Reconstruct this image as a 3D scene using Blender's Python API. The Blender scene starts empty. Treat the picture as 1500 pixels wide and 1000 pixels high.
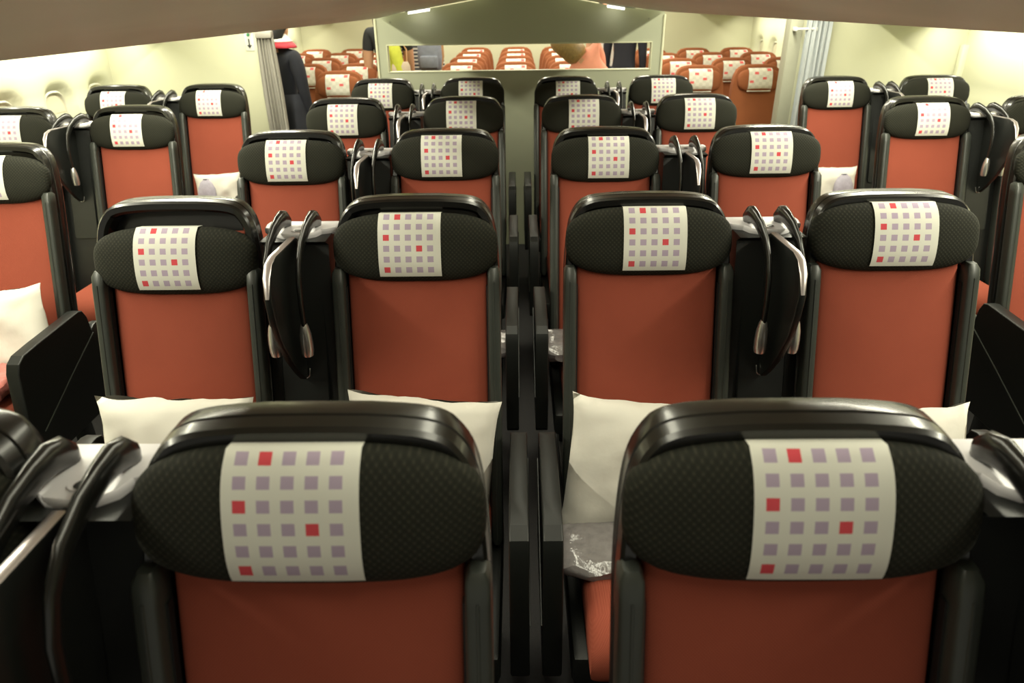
import bpy, bmesh, math, random
from mathutils import Vector, Matrix, noise
random.seed(7)
SC = bpy.context.scene
COL = SC.collection
PI = math.pi

# ------------------------------------------------------------------ materials
class NT:
    def __init__(s, name):
        s.m = bpy.data.materials.new(name); s.m.use_nodes = True
        s.t = s.m.node_tree; s.b = s.t.nodes['Principled BSDF']
    def n(s, typ, **kw):
        x = s.t.nodes.new(typ)
        for k, v in kw.items(): setattr(x, k, v)
        return x
    def link(s, a, b): s.t.links.new(a, b)
    def math(s, op, a, b=None, c=None):
        x = s.n('ShaderNodeMath', operation=op)
        for i, v in enumerate((a, b, c)):
            if v is None: continue
            if isinstance(v, (int, float)): x.inputs[i].default_value = v
            else: s.link(v, x.inputs[i])
        return x.outputs[0]
    def mix(s, f, a, b):
        x = s.n('ShaderNodeMix', data_type='RGBA')
        for i, v in ((0, f), (6, a), (7, b)):
            if isinstance(v, (int, float)): x.inputs[i].default_value = v
            elif isinstance(v, tuple): x.inputs[i].default_value = (*v[:3], 1)
            else: s.link(v, x.inputs[i])
        return x.outputs[2]

def plain(name, col, rough=.5, metal=0, noise_amt=.12, nscale=30, coat=0, bump=0, spec=None, bscale=None):
    k = NT(name)
    tc = k.n('ShaderNodeTexCoord')
    nz = k.n('ShaderNodeTexNoise'); nz.inputs['Scale'].default_value = nscale; nz.inputs['Detail'].default_value = 3
    k.link(tc.outputs['Object'], nz.inputs['Vector'])
    lo = tuple(c*(1-noise_amt) for c in col); hi = tuple(min(1, c*(1+noise_amt)) for c in col)
    k.link(k.mix(nz.outputs['Fac'], lo, hi), k.b.inputs['Base Color'])
    k.b.inputs['Roughness'].default_value = rough; k.b.inputs['Metallic'].default_value = metal
    if coat: k.b.inputs['Coat Weight'].default_value = coat; k.b.inputs['Coat Roughness'].default_value = .12
    if spec is not None: k.b.inputs['Specular IOR Level'].default_value = spec
    if bump:
        n2 = k.n('ShaderNodeTexNoise'); n2.inputs['Scale'].default_value = bscale or nscale*8
        k.link(tc.outputs['Object'], n2.inputs['Vector'])
        bp = k.n('ShaderNodeBump'); bp.inputs['Strength'].default_value = bump; bp.inputs['Distance'].default_value = .002
        k.link(n2.outputs['Fac'], bp.inputs['Height']); k.link(bp.outputs[0], k.b.inputs['Normal'])
    return k.m

def woven(name, col, col2, scale, dist=.001, rough=.9, dots=False, sheen=0.0, big=.2):
    """fabric with a fine weave in object space (x across, z up)"""
    k = NT(name)
    tc = k.n('ShaderNodeTexCoord'); sp = k.n('ShaderNodeSeparateXYZ'); k.link(tc.outputs['Object'], sp.inputs[0])
    x, z = sp.outputs[0], sp.outputs[2]
    a, b = x, z
    sa = k.math('SINE', k.math('MULTIPLY', a, scale)); sb = k.math('SINE', k.math('MULTIPLY', b, scale))
    w = k.math('MULTIPLY_ADD', k.math('MULTIPLY', sa, sb), .5, .5)
    if dots: w = k.math('POWER', w, 2.5)
    nz = k.n('ShaderNodeTexNoise'); nz.inputs['Scale'].default_value = 9; nz.inputs['Detail'].default_value = 4
    k.link(tc.outputs['Object'], nz.inputs['Vector'])
    f = k.mix(w, col, col2)
    dark = k.mix(k.math('MULTIPLY', nz.outputs['Fac'], big*2), f, tuple(c*.6 for c in col))
    k.link(dark, k.b.inputs['Base Color']); k.b.inputs['Roughness'].default_value = rough
    k.b.inputs['Specular IOR Level'].default_value = .25
    k.b.inputs['Sheen Weight'].default_value = sheen
    bp = k.n('ShaderNodeBump'); bp.inputs['Strength'].default_value = .5; bp.inputs['Distance'].default_value = dist
    k.link(w, bp.inputs['Height']); k.link(bp.outputs[0], k.b.inputs['Normal'])
    return k.m

def squares_cloth():
    k = NT('white cloth printed with small squares')
    uv = k.n('ShaderNodeUVMap', uv_map='UVMap'); sp = k.n('ShaderNodeSeparateXYZ'); k.link(uv.outputs[0], sp.inputs[0])
    u = k.math('DIVIDE', k.math('SUBTRACT', sp.outputs[0], .045), .175)
    t = k.math('ADD', k.math('DIVIDE', k.math('SUBTRACT', k.math('SUBTRACT', 1.0, sp.outputs[1]), .06), .165), .5)
    ci, ri = k.math('FLOOR', u), k.math('FLOOR', t)
    fu, ft = k.math('ABSOLUTE', k.math('SUBTRACT', k.math('FRACT', u), .5)), k.math('ABSOLUTE', k.math('SUBTRACT', k.math('FRACT', t), .5))
    m = k.math('MULTIPLY', k.math('LESS_THAN', fu, .275), k.math('LESS_THAN', ft, .275))
    for v, lo, hi in ((u, 0, 5), (t, 0, 6)):
        m = k.math('MULTIPLY', m, k.math('MULTIPLY', k.math('GREATER_THAN', v, lo), k.math('LESS_THAN', v, hi)))
    idn = k.math('MULTIPLY_ADD', ri, 5, ci); red = None
    for q in (1, 10, 18, 25):
        c = k.math('COMPARE', idn, q, .4); red = c if red is None else k.math('MAXIMUM', red, c)
    sq = k.mix(red, (.43, .35, .46), (.64, .08, .10))
    k.link(k.mix(m, (.70, .70, .63), sq), k.b.inputs['Base Color']); k.b.inputs['Roughness'].default_value = .9
    k.b.inputs['Specular IOR Level'].default_value = .15
    return k.m

def checker_cloth():
    k = NT('off white cloth with faint grey checks and red rectangles')
    uv = k.n('ShaderNodeUVMap', uv_map='UVMap'); sp = k.n('ShaderNodeSeparateXYZ'); k.link(uv.outputs[0], sp.inputs[0])
    u, t = sp.outputs[0], k.math('SUBTRACT', 1.0, sp.outputs[1])
    ch = k.n('ShaderNodeTexChecker'); ch.inputs['Scale'].default_value = 7
    k.link(uv.outputs[0], ch.inputs['Vector'])
    base = k.mix(ch.outputs['Fac'], (.74, .72, .63), (.66, .64, .55))
    red = None
    for cu, ct in ((.33, .2), (.86, .07), (.67, .42), (.13, .56)):
        a = k.math('LESS_THAN', k.math('ABSOLUTE', k.math('SUBTRACT', u, cu)), .085)
        b = k.math('LESS_THAN', k.math('ABSOLUTE', k.math('SUBTRACT', t, ct)), .052)
        c = k.math('MULTIPLY', a, b); red = c if red is None else k.math('MAXIMUM', red, c)
    k.link(k.mix(red, base, (.75, .13, .13)), k.b.inputs['Base Color']); k.b.inputs['Roughness'].default_value = .9
    return k.m

def stripes(name, a, b, freq, axis=2):
    k = NT(name); tc = k.n('ShaderNodeTexCoord'); sp = k.n('ShaderNodeSeparateXYZ'); k.link(tc.outputs['Object'], sp.inputs[0])
    s = k.math('GREATER_THAN', k.math('SINE', k.math('MULTIPLY', sp.outputs[axis], freq)), 0)
    k.link(k.mix(s, a, b), k.b.inputs['Base Color']); k.b.inputs['Roughness'].default_value = .9
    return k.m

def emit(name, col, st):
    k = NT(name); k.b.inputs['Emission Color'].default_value = (*col, 1); k.b.inputs['Emission Strength'].default_value = st
    k.b.inputs['Base Color'].default_value = (*col, 1); return k.m

M = dict(
    red=woven('brick red seat fabric', (.295, .061, .035), (.355, .087, .050), 1500, .0006, big=.18),
    headrest=woven('black green textured headrest fabric', (.014, .015, .010), (.040, .039, .027), 640, .0010, dots=True, big=.3),
    cloth=squares_cloth(), ecloth=checker_cloth(),
    shell=plain('glossy black moulded shell', (.007, .007, .006), .27, coat=.25, noise_amt=.1),
    groove=plain('black groove', (.004, .004, .004), .6),
    frame=plain('satin dark grey frame', (.030, .034, .029), .42, coat=.05),
    black=plain('black plastic', (.006, .007, .006), .45, noise_amt=.1, bump=.1, bscale=400),
    panel=plain('satin black panel', (.008, .009, .008), .36, noise_amt=.15), arm=plain('dark satin armrest', (.006, .007, .006), .45, noise_amt=.1, spec=.35),
    plate=plain('pale silver plate', (.74, .72, .74), .38, metal=0, noise_amt=.03),
    silver=plain('brushed silver metal', (.66, .65, .62), .28, metal=.9, noise_amt=.05),
    chrome=plain('bright metal edging', (.72, .66, .66), .3, metal=.8, noise_amt=.03),
    cream=plain('cream cabin panel', (.65, .65, .46), .55, noise_amt=.03, nscale=3),
    partition=plain('pale grey green partition laminate', (.49, .51, .37), .5, noise_amt=.03, nscale=4),
    olive=plain('olive grey bulkhead edge', (.34, .34, .26), .55, noise_amt=.05),
    binm=plain('beige bin underside', (.86, .84, .68), .5, noise_amt=.12, nscale=1.6),
    ceil=plain('pale ceiling', (.62, .60, .50), .7, noise_amt=.03),
    floor=plain('dark patterned carpet', (.014, .013, .014), .95, noise_amt=.5, nscale=120, bump=.4),
    curtain=plain('grey curtain cloth', (.36, .34, .30), .9, noise_amt=.1, nscale=40, bump=.2),
    curtain2=plain('pale blue grey curtain cloth', (.46, .49, .50), .85, noise_amt=.08, nscale=40, bump=.2),
    pillow=plain('white pillow cloth', (.72, .69, .62), .85, noise_amt=.03, nscale=12, bump=.25, bscale=60),
    pouch=plain('lavender grey sheer bag', (.40, .37, .45), .6, noise_amt=.35, nscale=35),
    plastic=plain('crumpled clear plastic film', (.20, .185, .185), .12, noise_amt=.35, nscale=45, coat=.6, bump=.9, bscale=70),
    blanket=plain('red wrapped blanket', (.45, .14, .12), .3, noise_amt=.7, nscale=30, coat=.8, bump=.9, bscale=60),
    econ=woven('orange brown economy fabric', (.27, .088, .034), (.32, .11, .045), 900, .0006, big=.25),
    econd=plain('rust red seat side', (.20, .05, .03), .8),
    beige=plain('beige grey armrest plastic', (.50, .49, .42), .5),
    sill=plain('pale window reveal', (.66, .64, .50), .5, noise_amt=.03),
    shade=plain('pale window shade', (.60, .56, .40), .6, noise_amt=.03),
    glass=plain('dusky window pane', (.36, .30, .28), .2, noise_amt=.2, nscale=6),
    sign=plain('white placard', (.78, .80, .72), .5, noise_amt=.02),
    ink=plain('dark print', (.03, .03, .03), .6), green=plain('green print', (.06, .33, .13), .6),
    skin=plain('warm skin', (.60, .33, .20), .6, noise_amt=.05), hair=plain('black hair', (.010, .009, .008), .5, noise_amt=.3, nscale=80),
    blond=plain('dark blond hair', (.26, .17, .06), .5, noise_amt=.5, nscale=60), brownhair=plain('brown hair', (.06, .035, .02), .5, noise_amt=.3),
    navy=plain('navy black uniform cloth', (.012, .013, .020), .85, noise_amt=.2), scarf=plain('red scarf', (.50, .03, .05), .7),
    white=plain('white cloth', (.78, .77, .72), .85), tee=plain('charcoal cotton', (.025, .028, .030), .9),
    lime=plain('lime green jacket', (.55, .58, .06), .8, noise_amt=.15), pink=plain('salmon pink top', (.80, .32, .22), .85, noise_amt=.06),
    stripe=stripes('navy and white striped knit', (.03, .035, .05), (.62, .60, .54), 190),
    denim=plain('grey blue denim', (.20, .22, .27), .85, noise_amt=.25), jeans=plain('dark jeans', (.03, .035, .06), .9),
    tan=plain('tan leather', (.42, .22, .09), .6), beigebag=plain('beige canvas', (.52, .42, .32), .8), shoe=plain('black shoe', (.012, .012, .012), .5),
    eye=plain('dark eye', (.02, .015, .01), .2),
    lamp=emit('gap light glow', (1, .97, .86), 3),  # emission standing in for light that comes through the partition gap
)

# ------------------------------------------------------------------ mesh helpers
class MB:
    def __init__(s): s.v, s.f, s.mi, s.uv = [], [], [], {}
    def add(s, vs, fs, mi=0):
        o = len(s.v); s.v += [tuple(p) for p in vs]; s.f += [tuple(i+o for i in f) for f in fs]; s.mi += [mi]*len(fs); return o
    def box(s, x0, x1, y0, y1, z0, z1, b=0, mi=0):
        if b <= 0:
            vs = [(x, y, z) for z in (z0, z1) for y in (y0, y1) for x in (x0, x1)]
            s.add(vs, [(0,2,3,1),(4,5,7,6),(0,1,5,4),(2,6,7,3),(0,4,6,2),(1,3,7,5)], mi)
        else:
            bm = bmesh.new(); bmesh.ops.create_cube(bm, size=1)
            for w in bm.verts: w.co = Vector(((x0+x1)/2+w.co.x*(x1-x0), (y0+y1)/2+w.co.y*(y1-y0), (z0+z1)/2+w.co.z*(z1-z0)))
            bmesh.ops.bevel(bm, geom=bm.edges[:], offset=min(b, abs(x1-x0)*.49, abs(y1-y0)*.49, abs(z1-z0)*.49), segments=2, profile=.5, affect='EDGES')
            bm.verts.index_update(); s.add([w.co[:] for w in bm.verts], [[w.index for w in f.verts] for f in bm.faces], mi); bm.free()
    def loft(s, rings, closed=True, cap0=True, cap1=True, mi=0):
        n = len(rings[0]); vs = [p for r in rings for p in r]; fs = []
        for i in range(len(rings)-1):
            for j in range(n if closed else n-1):
                k = (j+1) % n; fs.append((i*n+j, i*n+k, (i+1)*n+k, (i+1)*n+j))
        if closed and cap0: fs.append(tuple(reversed(range(n))))
        if closed and cap1: fs.append(tuple((len(rings)-1)*n+j for j in range(n)))
        return s.add(vs, fs, mi)
    def tube(s, pts, r, n=10, mi=0):
        """r: number, list, or list of (ra, rb): ra across x-ish normal, rb other"""
        pts = [Vector(p) for p in pts]; rings = []
        for i, p in enumerate(pts):
            t = (pts[min(i+1, len(pts)-1)]-pts[max(i-1, 0)]).normalized()
            a = Vector((1, 0, 0)) if abs(t.x) < .9 else Vector((0, 1, 0))
            a = (a-t*a.dot(t)).normalized(); b = t.cross(a)
            rr = r[i] if isinstance(r, list) else r
            ra, rb = rr if isinstance(rr, tuple) else (rr, rr)
            rings.append([p+a*ra*math.cos(2*PI*k/n)+b*rb*math.sin(2*PI*k/n) for k in range(n)])
        s.loft(rings, mi=mi)
    def prism_x(s, prof, x0, x1, b=.004, mi=0):
        """closed (y,z) profile extruded along x with a small edge bevel"""
        c = Vector((sum(p[0] for p in prof)/len(prof), sum(p[1] for p in prof)/len(prof)))
        def inset(d): return [tuple(Vector(p)+(c-Vector(p)).normalized()*d) for p in prof]
        L = [(x0, b), (x0+b*.4, b*.3), (x0+b, 0), (x1-b, 0), (x1-b*.4, b*.3), (x1, b)]
        s.loft([[(x, y, z) for y, z in inset(d)] for x, d in L], mi=mi)
    def grid(s, fn, nu, nv, mi=0, uv=False):
        vs = []; uvs = []
        for j in range(nv+1):
            for i in range(nu+1):
                vs.append(fn(i/nu, j/nv)); uvs.append((i/nu, j/nv))
        fs = [(j*(nu+1)+i, j*(nu+1)+i+1, (j+1)*(nu+1)+i+1, (j+1)*(nu+1)+i) for j in range(nv) for i in range(nu)]
        o = s.add(vs, fs, mi)
        if uv:
            for i, t in enumerate(uvs): s.uv[o+i] = t
    def build(s, name, mats, parent=None, smooth=35, solid=0, subsurf=0):
        me = bpy.data.meshes.new(name); me.from_pydata(s.v, [], s.f); me.update()
        for m in (mats if isinstance(mats, (list, tuple)) else [mats]): me.materials.append(M[m] if isinstance(m, str) else m)
        me.polygons.foreach_set('material_index', s.mi)
        if s.uv:
            l = me.uv_layers.new(name='UVMap')
            for lp in me.loops: l.data[lp.index].uv = s.uv.get(lp.vertex_index, (0, 0))
        bm = bmesh.new(); bm.from_mesh(me); bmesh.ops.recalc_face_normals(bm, faces=bm.faces); bm.to_mesh(me); bm.free()
        if smooth:
            me.polygons.foreach_set('use_smooth', [True]*len(me.polygons)); me.set_sharp_from_angle(angle=math.radians(smooth))
        o = bpy.data.objects.new(name, me); COL.objects.link(o)
        if parent: o.parent = parent
        if solid:
            md = o.modifiers.new('Solidify', 'SOLIDIFY'); md.thickness = solid; md.offset = 0
        if subsurf:
            md = o.modifiers.new('Subdivision', 'SUBSURF'); md.levels = md.render_levels = subsurf
        return o

def empty(name, loc=(0, 0, 0), rz=0):
    o = bpy.data.objects.new(name, None); COL.objects.link(o); o.empty_display_size = .1
    o.location = loc; o.rotation_euler = (0, 0, rz); return o
def tag(o, label, cat, group=None, kind=None):
    o['label'] = label; o['category'] = cat
    if group: o['group'] = group
    if kind: o['kind'] = kind
    return o
def struct(o, label=None):
    o['kind'] = 'structure'
    if label: o['label'] = label
    return o
KIDS = {}
def kids(o): return [c for c in bpy.data.objects if c.parent == o]
def copy_tree(o, parent=None, tree=None):
    c = o.copy(); COL.objects.link(c); c.parent = parent
    for ch in kids(o): copy_tree(ch, c)
    return c

def superell(a, b, e, n, k=0):
    out = []
    for i in range(n):
        t = 2*PI*i/n; c, s_ = math.cos(t), math.sin(t)
        out.append((a*math.copysign(abs(c)**(2/e), c), b*math.copysign(abs(s_)**(2/e), s_)))
    return out

# ------------------------------------------------------------------ premium seat
SL = .28                                     # recline slope
def yr(z, d=0): return -SL*(1.235-z)+d
HALF = [(.200, .30), (.200, .70), (.2005, 1.00), (.200, 1.06), (.197, 1.12), (.192, 1.165), (.184, 1.198), (.170, 1.222), (.150, 1.238), (.118, 1.246), (.06, 1.250)]
def sm0(a, b, x): t = max(0, min(1, (x-a)/(b-a))); return t*t*(3-2*t)
def _cat(P, k=3):
    res = []
    for i in range(len(P)-1):
        p0, p1, p2, p3 = P[max(i-1, 0)], P[i], P[i+1], P[min(i+2, len(P)-1)]
        for q in range(k):
            t = q/k; res.append(tuple(.5*(2*b+(c-a)*t+(2*a-5*b+4*c-d)*t*t+(3*b-a-3*c+d)*t**3) for a, b, c, d in zip(p0, p1, p2, p3)))
    return res+[P[-1]]
HALF = [(x, z-.012*sm0(1.0, 1.12, z)) for x, z in HALF]
HALF = HALF[:2]+_cat(HALF[2:], 3)
OUT = HALF+[(0, 1.2385)]+[(-x, z) for x, z in reversed(HALF)]
def inset_out(d):
    res = []
    for x, z in OUT:
        # move towards the inside of the arch
        if z < 1.06: nx, nz = (-1 if x > 0 else 1), 0
        else:
            vx, vz = -x, 1.05-z; l = math.hypot(vx, vz) or 1; w = min(1, (z-1.06)/.1)
            nx, nz = vx/l*w+(1-w)*(-1 if x > 0 else 1), vz/l*w
            if abs(x) < .16: nx *= .3; nz = -1
        res.append((x+nx*d, z+nz*d))
    return res
def sm(a, b, x): t = max(0, min(1, (x-a)/(b-a))); return t*t*(3-2*t)
def shell_mesh():
    mb = MB(); rings = []
    for d_in, d, front in ((.030, .068, 0), (.026, .034, 1), (.019, .025, 1), (.006, .022, 1), (.0015, .027, 1), (.0, .046, 0), (.0028, .0475, 0), (.0028, .050, 0), (.0, .0515, 0), (.0005, .078, 0), (.006, .090, 0), (.022, .097, 0)):
        rings.append([(x, yr(z, d+(.020*(1-sm(.98, 1.06, z)) if front else 0)), z) for x, z in inset_out(d_in)])
    mb.loft(rings); return mb

A_, T_, VH = .197, .040, .081
def pil(v):
    return A_*max(0, 1-abs(v)**3.2)**(1/3.0), T_*max(0, 1-abs(v)**2.3)**(1/2.3)
ZC = 1.133
def pp(u, v, w):                             # pillow coords -> seat local
    c, s_ = math.cos(math.atan(SL)), math.sin(math.atan(SL))
    z = ZC+v*VH*c+w*s_*-1*-1*.0
    return (u, yr(ZC)+.024+v*VH*s_-w*c, ZC+v*VH*c+w*s_*.6)
def headrest_mesh():
    mb = MB(); rings = []; N = 22
    for i in range(N+1):
        v = -math.cos(PI*i/N); v = max(-.9995, min(.9995, v)); a, t = pil(v)
        rings.append([pp(x, v, y) for x, y in superell(max(a, .12*0+.002), max(t, .0008), 2.9, 36)])
    mb.loft(rings); return mb
def cover_mesh():
    mb = MB(); HW = .0735
    # path over the pillow: up the front from the bottom, over the top
    path = []
    for i in range(21): path.append((-.80+i/20*(.80+.965), 1))
    pts = []
    def surf(u, v, side):
        a, t = pil(v); w = t*max(0, 1-(abs(u)/max(a, .01))**2.9)**(1/2.9) if abs(u) < a else 0
        return pp(u, v, side*(w+.0035))
    ks = [surf(0, v, 1) for v, _ in path]
    L = [0]
    for i in range(1, len(ks)): L.append(L[-1]+(Vector(ks[i])-Vector(ks[i-1])).length)
    vs = []; nu = 8
    for j, (v, sd) in enumerate(path):
        for i in range(nu+1):
            u = (i/nu*2-1)*HW; p = surf(u, v, sd)
            k = len(mb.v); mb.v.append(p); mb.uv[k] = (i/nu, L[j]/L[-1])
    rows = len(path)
    for i in range(nu+1): k = (rows-1)*(nu+1)+i; mb.v[k] = (mb.v[k][0], mb.v[k][1], mb.v[k][2]+.003)
    for q, (v, sd) in enumerate(((.965, -1), (.90, -1), (.78, -1))):
        for i in range(nu+1):
            u = (i/nu*2-1)*HW; p = surf(u, v, sd); p = (p[0], p[1], p[2]+(.003 if q == 0 else 0))
            k = len(mb.v); mb.v.append(p); mb.uv[k] = (i/nu, 1.05+q*.03)
        rows += 1
    for j in range(rows-1):
        for i in range(nu): mb.f.append((j*(nu+1)+i, j*(nu+1)+i+1, (j+1)*(nu+1)+i+1, (j+1)*(nu+1)+i)); mb.mi.append(0)
    return mb

def soft_slab(mb, x0, x1, prof, ny=10, e=6):
    pass

def make_seat(side):
    """seat facing -y; side = +1 armrest on its +x side"""
    r = empty('premium_seat')
    shell_mesh().build('shell', 'shell', r, 28)
    # red back cushion
    mb = MB(); rings = []
    n = 18
    for i in range(n+1):
        z = .44+i/n*.72; e = min(1, min(i, n-i)/2.0)
        bulge = .006*math.sin(PI*i/n)
        ring = []
        for x, w in superell(.169, 1, 7, 32):
            f = .028-bulge-.008*(1-(x/.169)**2)
            d = f+(1-e)*.012 if w < 0 else .06
            if w < 0: d = .06-(.06-d)*abs(w)
            ring.append((x, yr(z, d), z))
        rings.append(ring)
    mb.loft(rings); mb.build('back_cushion', 'red', r, 45)
    for s in (-1, 1):
        mb = MB(); rings = []
        for z, g in ((.40, .6), (.42, 1), (.75, 1), (1.05, 1), (1.075, .95), (1.085, .6)):
            rings.append([(s*.1865+x*g, yr(z, .018+y*g), z) for x, y in superell(.0155, .022, 4.5, 16)])
        mb.loft(rings)
        mb.tube([(s*.1865, yr(z, -.0035), z) for z in (.42, .75, 1.055)], .0022, 6)
        mb.build('side_frame', 'frame', r, 40)
        mb = MB(); mb.box(s*.171-.003, s*.171+.003, -.02, .02, .45, 1.04)
        for k, p in enumerate(mb.v): mb.v[k] = (p[0], yr(p[2], .022+p[1]*.3), p[2])
        mb.build('trim_strip', 'groove', r, 0)
    h = headrest_mesh().build('headrest', 'headrest', r, 60)
    cover_mesh().build('headrest_cover', 'cloth', h, 60)
    # seat cushion
    mb = MB(); rings = []
    for y, t, zc in ((-.13, .05, .46), (-.16, .065, .455), (-.35, .07, .455), (-.56, .068, .46), (-.62, .05, .45), (-.64, .02, .44)):
        rings.append([(x, y, zc+z) for x, z in superell(.172, t, 5, 28)])
    mb.loft(rings); mb.build('seat_cushion', 'red', r, 50)
    mb = MB(); mb.box(-.20, .20, -.56, -.10, .30, .385, .015)
    for sx in (-.14, .14):
        mb.box(sx-.02, sx+.02, -.50, -.44, 0, .31, .006); mb.box(sx-.02, sx+.02, -.20, -.14, 0, .31, .006); mb.box(sx-.022, sx+.022, -.52, -.12, 0, .03, .005)
    mb.build('seat_base', 'black', r, 35)
    mb = MB(); n = 12
    mb.loft([[(x, -.335+.03*math.sin(x*9)+dy, .521+.012*math.cos(x*14)+dz-.03*(abs(x)/.17)**6) for dy, dz in ((-.022, 0), (.022, .003), (.022, .006), (-.022, .003))] for x in [-.172+.344*i/n for i in range(n+1)]])
    sb = mb.build('seat_belt', 'black', r, 40)
    mb = MB(); mb.box(-.028, .028, -.36, -.31, .533, .547, .004); mb.build('buckle', 'silver', sb, 30)
    # armrest on one side
    mb = MB()
    prof = [(-.135, .665), (-.150, .694), (-.17, .700), (-.40, .690), (-.475, .684), (-.505, .668), (-.520, .640), (-.545, .50), (-.555, .33), (-.545, .315), (-.12, .315), (-.11, .33)]
    x0, x1 = (.222, .264) if side > 0 else (-.264, -.222)
    mb.prism_x(prof, x0, x1, .0035)
    arm = mb.build('armrest', 'arm', r, 22)
    mb = MB(); xs = x1+.001 if side > 0 else x0-.001
    mb.tube([(xs, -.13, .60), (xs, -.30, .52), (xs, -.50, .42)], .0022, 6)
    mb.build('edge_line', 'frame', arm, 40)
    mb = MB()
    c = [(-.09+.055*math.cos(t)*1.0, .55+.075*math.sin(t)) for t in [PI*i/10 for i in range(11)]]+[(-.145, .33), (-.035, .33)]
    xm = .246*side
    mb.prism_x(c, xm-.014, xm+.014, .004); mb.build('arm_hinge_cover', 'panel', arm, 32)
    return r

# ------------------------------------------------------------------ console with lamps and divider
def make_console(m=1):
    r = empty('seat_console')
    mb = MB(); rings = []
    for z in (.32, .33, .80, 1.10, 1.135, 1.15):
        w = .087 if z < 1.1 else .078
        d0 = .045 if z < 1.1 else (.03 if z < 1.14 else .0)
        rings.append([(-w, yr(z, d0), z), (w, yr(z, d0), z), (w, yr(z, .125), z), (-w, yr(z, .125), z)])
    mb.loft(rings); mb.build('console_body', 'black', r, 30)
    mb = MB(); rings = []
    def rr(g, z): return [(x*g, z+0, y) for x, y in []]
    # raised slim panel on the front face with rounded corners
    pts = []
    for cx, cz, a0 in ((.046, 1.06, 0), (-.046, 1.06, 90), (-.046, .66, 180), (.046, .66, 270)):
        for k in range(5):
            a = math.radians(a0+k*22.5); pts.append((cx+.012*math.cos(a), cz+.012*math.sin(a)))
    for d, g in ((.047, 1), (.038, 1), (.035, .95)): rings.append([(x*g, yr(z, d), z) for x, z in pts])
    mb.loft(rings); fp = mb.build('front_panel', 'panel', r, 30)
    # slot where the divider slides in
    mb = MB(); ring = []
    for k in range(9):
        a = PI+PI*k/8; ring.append((.013*math.cos(a), yr(.818, .0315), .828+.012*math.sin(a)))
    mb.tube([(-.013, yr(.84, .033), .84)]+ring+[(.013, yr(.84, .033), .84)], .0016, 6); mb.build('slot_rim', 'silver', fp, 40)
    # silver plate, outline seen from above
    out = [(-.092, .105), (.092, .105), (.094, .085), (.088, .05), (.072, .040), (.056, .034), (.048, .012), (.030, -.002), (0, -.006), (-.030, -.002), (-.048, .012), (-.056, .034), (-.072, .040), (-.088, .05), (-.094, .085)]
    mb = MB()
    mb.loft([[(x*g, (y-.05)*g+.05, z) for x, y in out] for g, z in ((.93, 1.146), (.99, 1.150), (1, 1.156), (.99, 1.161), (.96, 1.163))])
    pl = mb.build('tray_plate', 'plate', r, 35)
    mb = MB(); mb.tube([(.0, .022, 1.1605), (.0, .022, 1.1655)], .0125, 16); b = mb.build('button', 'plate', pl, 40)
    mb = MB(); mb.tube([(.003, .019, 1.165), (.003, .019, 1.1662)], .0075, 16)
    mb.build('button_mark', 'black', b, 40)
    # two blade shaped reading lamps
    for s in (-1, 1):
        x = s*.037; mb = MB()
        P = [(.066, 1.156, .004, .004), (.067, 1.163, .0105, .012), (.064, 1.174, .0135, .018), (.053, 1.184, .0135, .021), (.034, 1.189, .0125, .021), (.008, 1.187, .0105, .018), (-.030, 1.178, .0085, .017), (-.075, 1.158, .0075, .014), (-.108, 1.128, .007, .012), (-.128, 1.085, .0065, .011), (-.137, 1.035, .006, .010), (-.139, .985, .006, .009)]
        mb.tube([(x, y, z) for y, z, _, _ in P], [(a, b) for _, _, a, b in P], 12)
        lm = mb.build('reading_lamp', 'shell', r, 50)
        mb = MB(); H = [(.990, .007), (.984, .0095), (.965, .0135), (.942, .015), (.920, .0145), (.910, .0125), (.908, .009)]
        mb.tube([(x, -.139-(.99-z)*.05, z) for z, _ in H], [q for _, q in H], 14); mb.build('lamp_head', 'silver', lm, 40)
    # leaf shaped privacy divider, a thin upright panel
    prof = [(.010, 1.146), (-.02, 1.160), (-.165, 1.163), (-.195, 1.155), (-.218, 1.132), (-.233, 1.090), (-.228, 1.04), (-.215, .983), (-.175, .91), (-.13, .852), (-.10, .822), (-.085, .822), (-.06, .90), (.0, 1.10)]
    mb = MB(); mb.prism_x(prof, -.008, .008, .003); dv = mb.build('privacy_divider', 'panel', r, 30)
    mb = MB(); mb.tube([(0, y, z) for y, z in prof[1:6]], [(.0082, .0022)]*4+[(.004, .0012)], 8); mb.build('divider_edging', 'chrome', dv, 40)
    return r

ROW = lambda k: .60+.97*(k-1)
ord_ = {1: 'nearest row', 2: 'second row from the camera', 3: 'third row from the camera', 4: 'fourth row from the camera', 5: 'farthest row before the partition'}
XS = {1: (-.775, -.262, .282, .80), 2: (-.853, -.275, .281, .860), 3: (-.862, -.297, .289, .873), 4: (-.880, -.297, .284, .848), 5: (-.870, -.311, .270, .856)}
POS = ('leftmost', 'left of centre pair', 'right of centre pair', 'rightmost')
proto = {1: make_seat(1), -1: make_seat(-1)}
used = set()
HD = {(1, 1): .010, (1, 2): .010, (2, 0): -.030, (2, 1): -.004, (2, 2): .005, (2, 3): .0, (4, 2): .010, (5, 1): .008}
SEAT = {}
def place(side, x, y, label, dz=0, group='premium seats'):
    if side in used: o = copy_tree(proto[side])
    else: o = proto[side]; used.add(side)
    o.location = (x, y, 0); tag(o, label, 'seat', group)
    if dz:
        for c in kids(o):
            if c.name.startswith('headrest'): c.location = (0, dz*SL, dz)
    for c in kids(o):
        for g in kids(c):
            if g.name.startswith('headrest_cover'): g.location.x = .009*(1 if x > 0 else -1)
    return o
for k in range(1, 6):
    for j, x in enumerate(XS[k]):
        SEAT[k, j] = place((-1, 1, -1, 1)[j], x, ROW(k), f'black-shelled red seat, centre block, {ord_[k]}, {POS[j]}', HD.get((k, j), 0))
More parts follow.
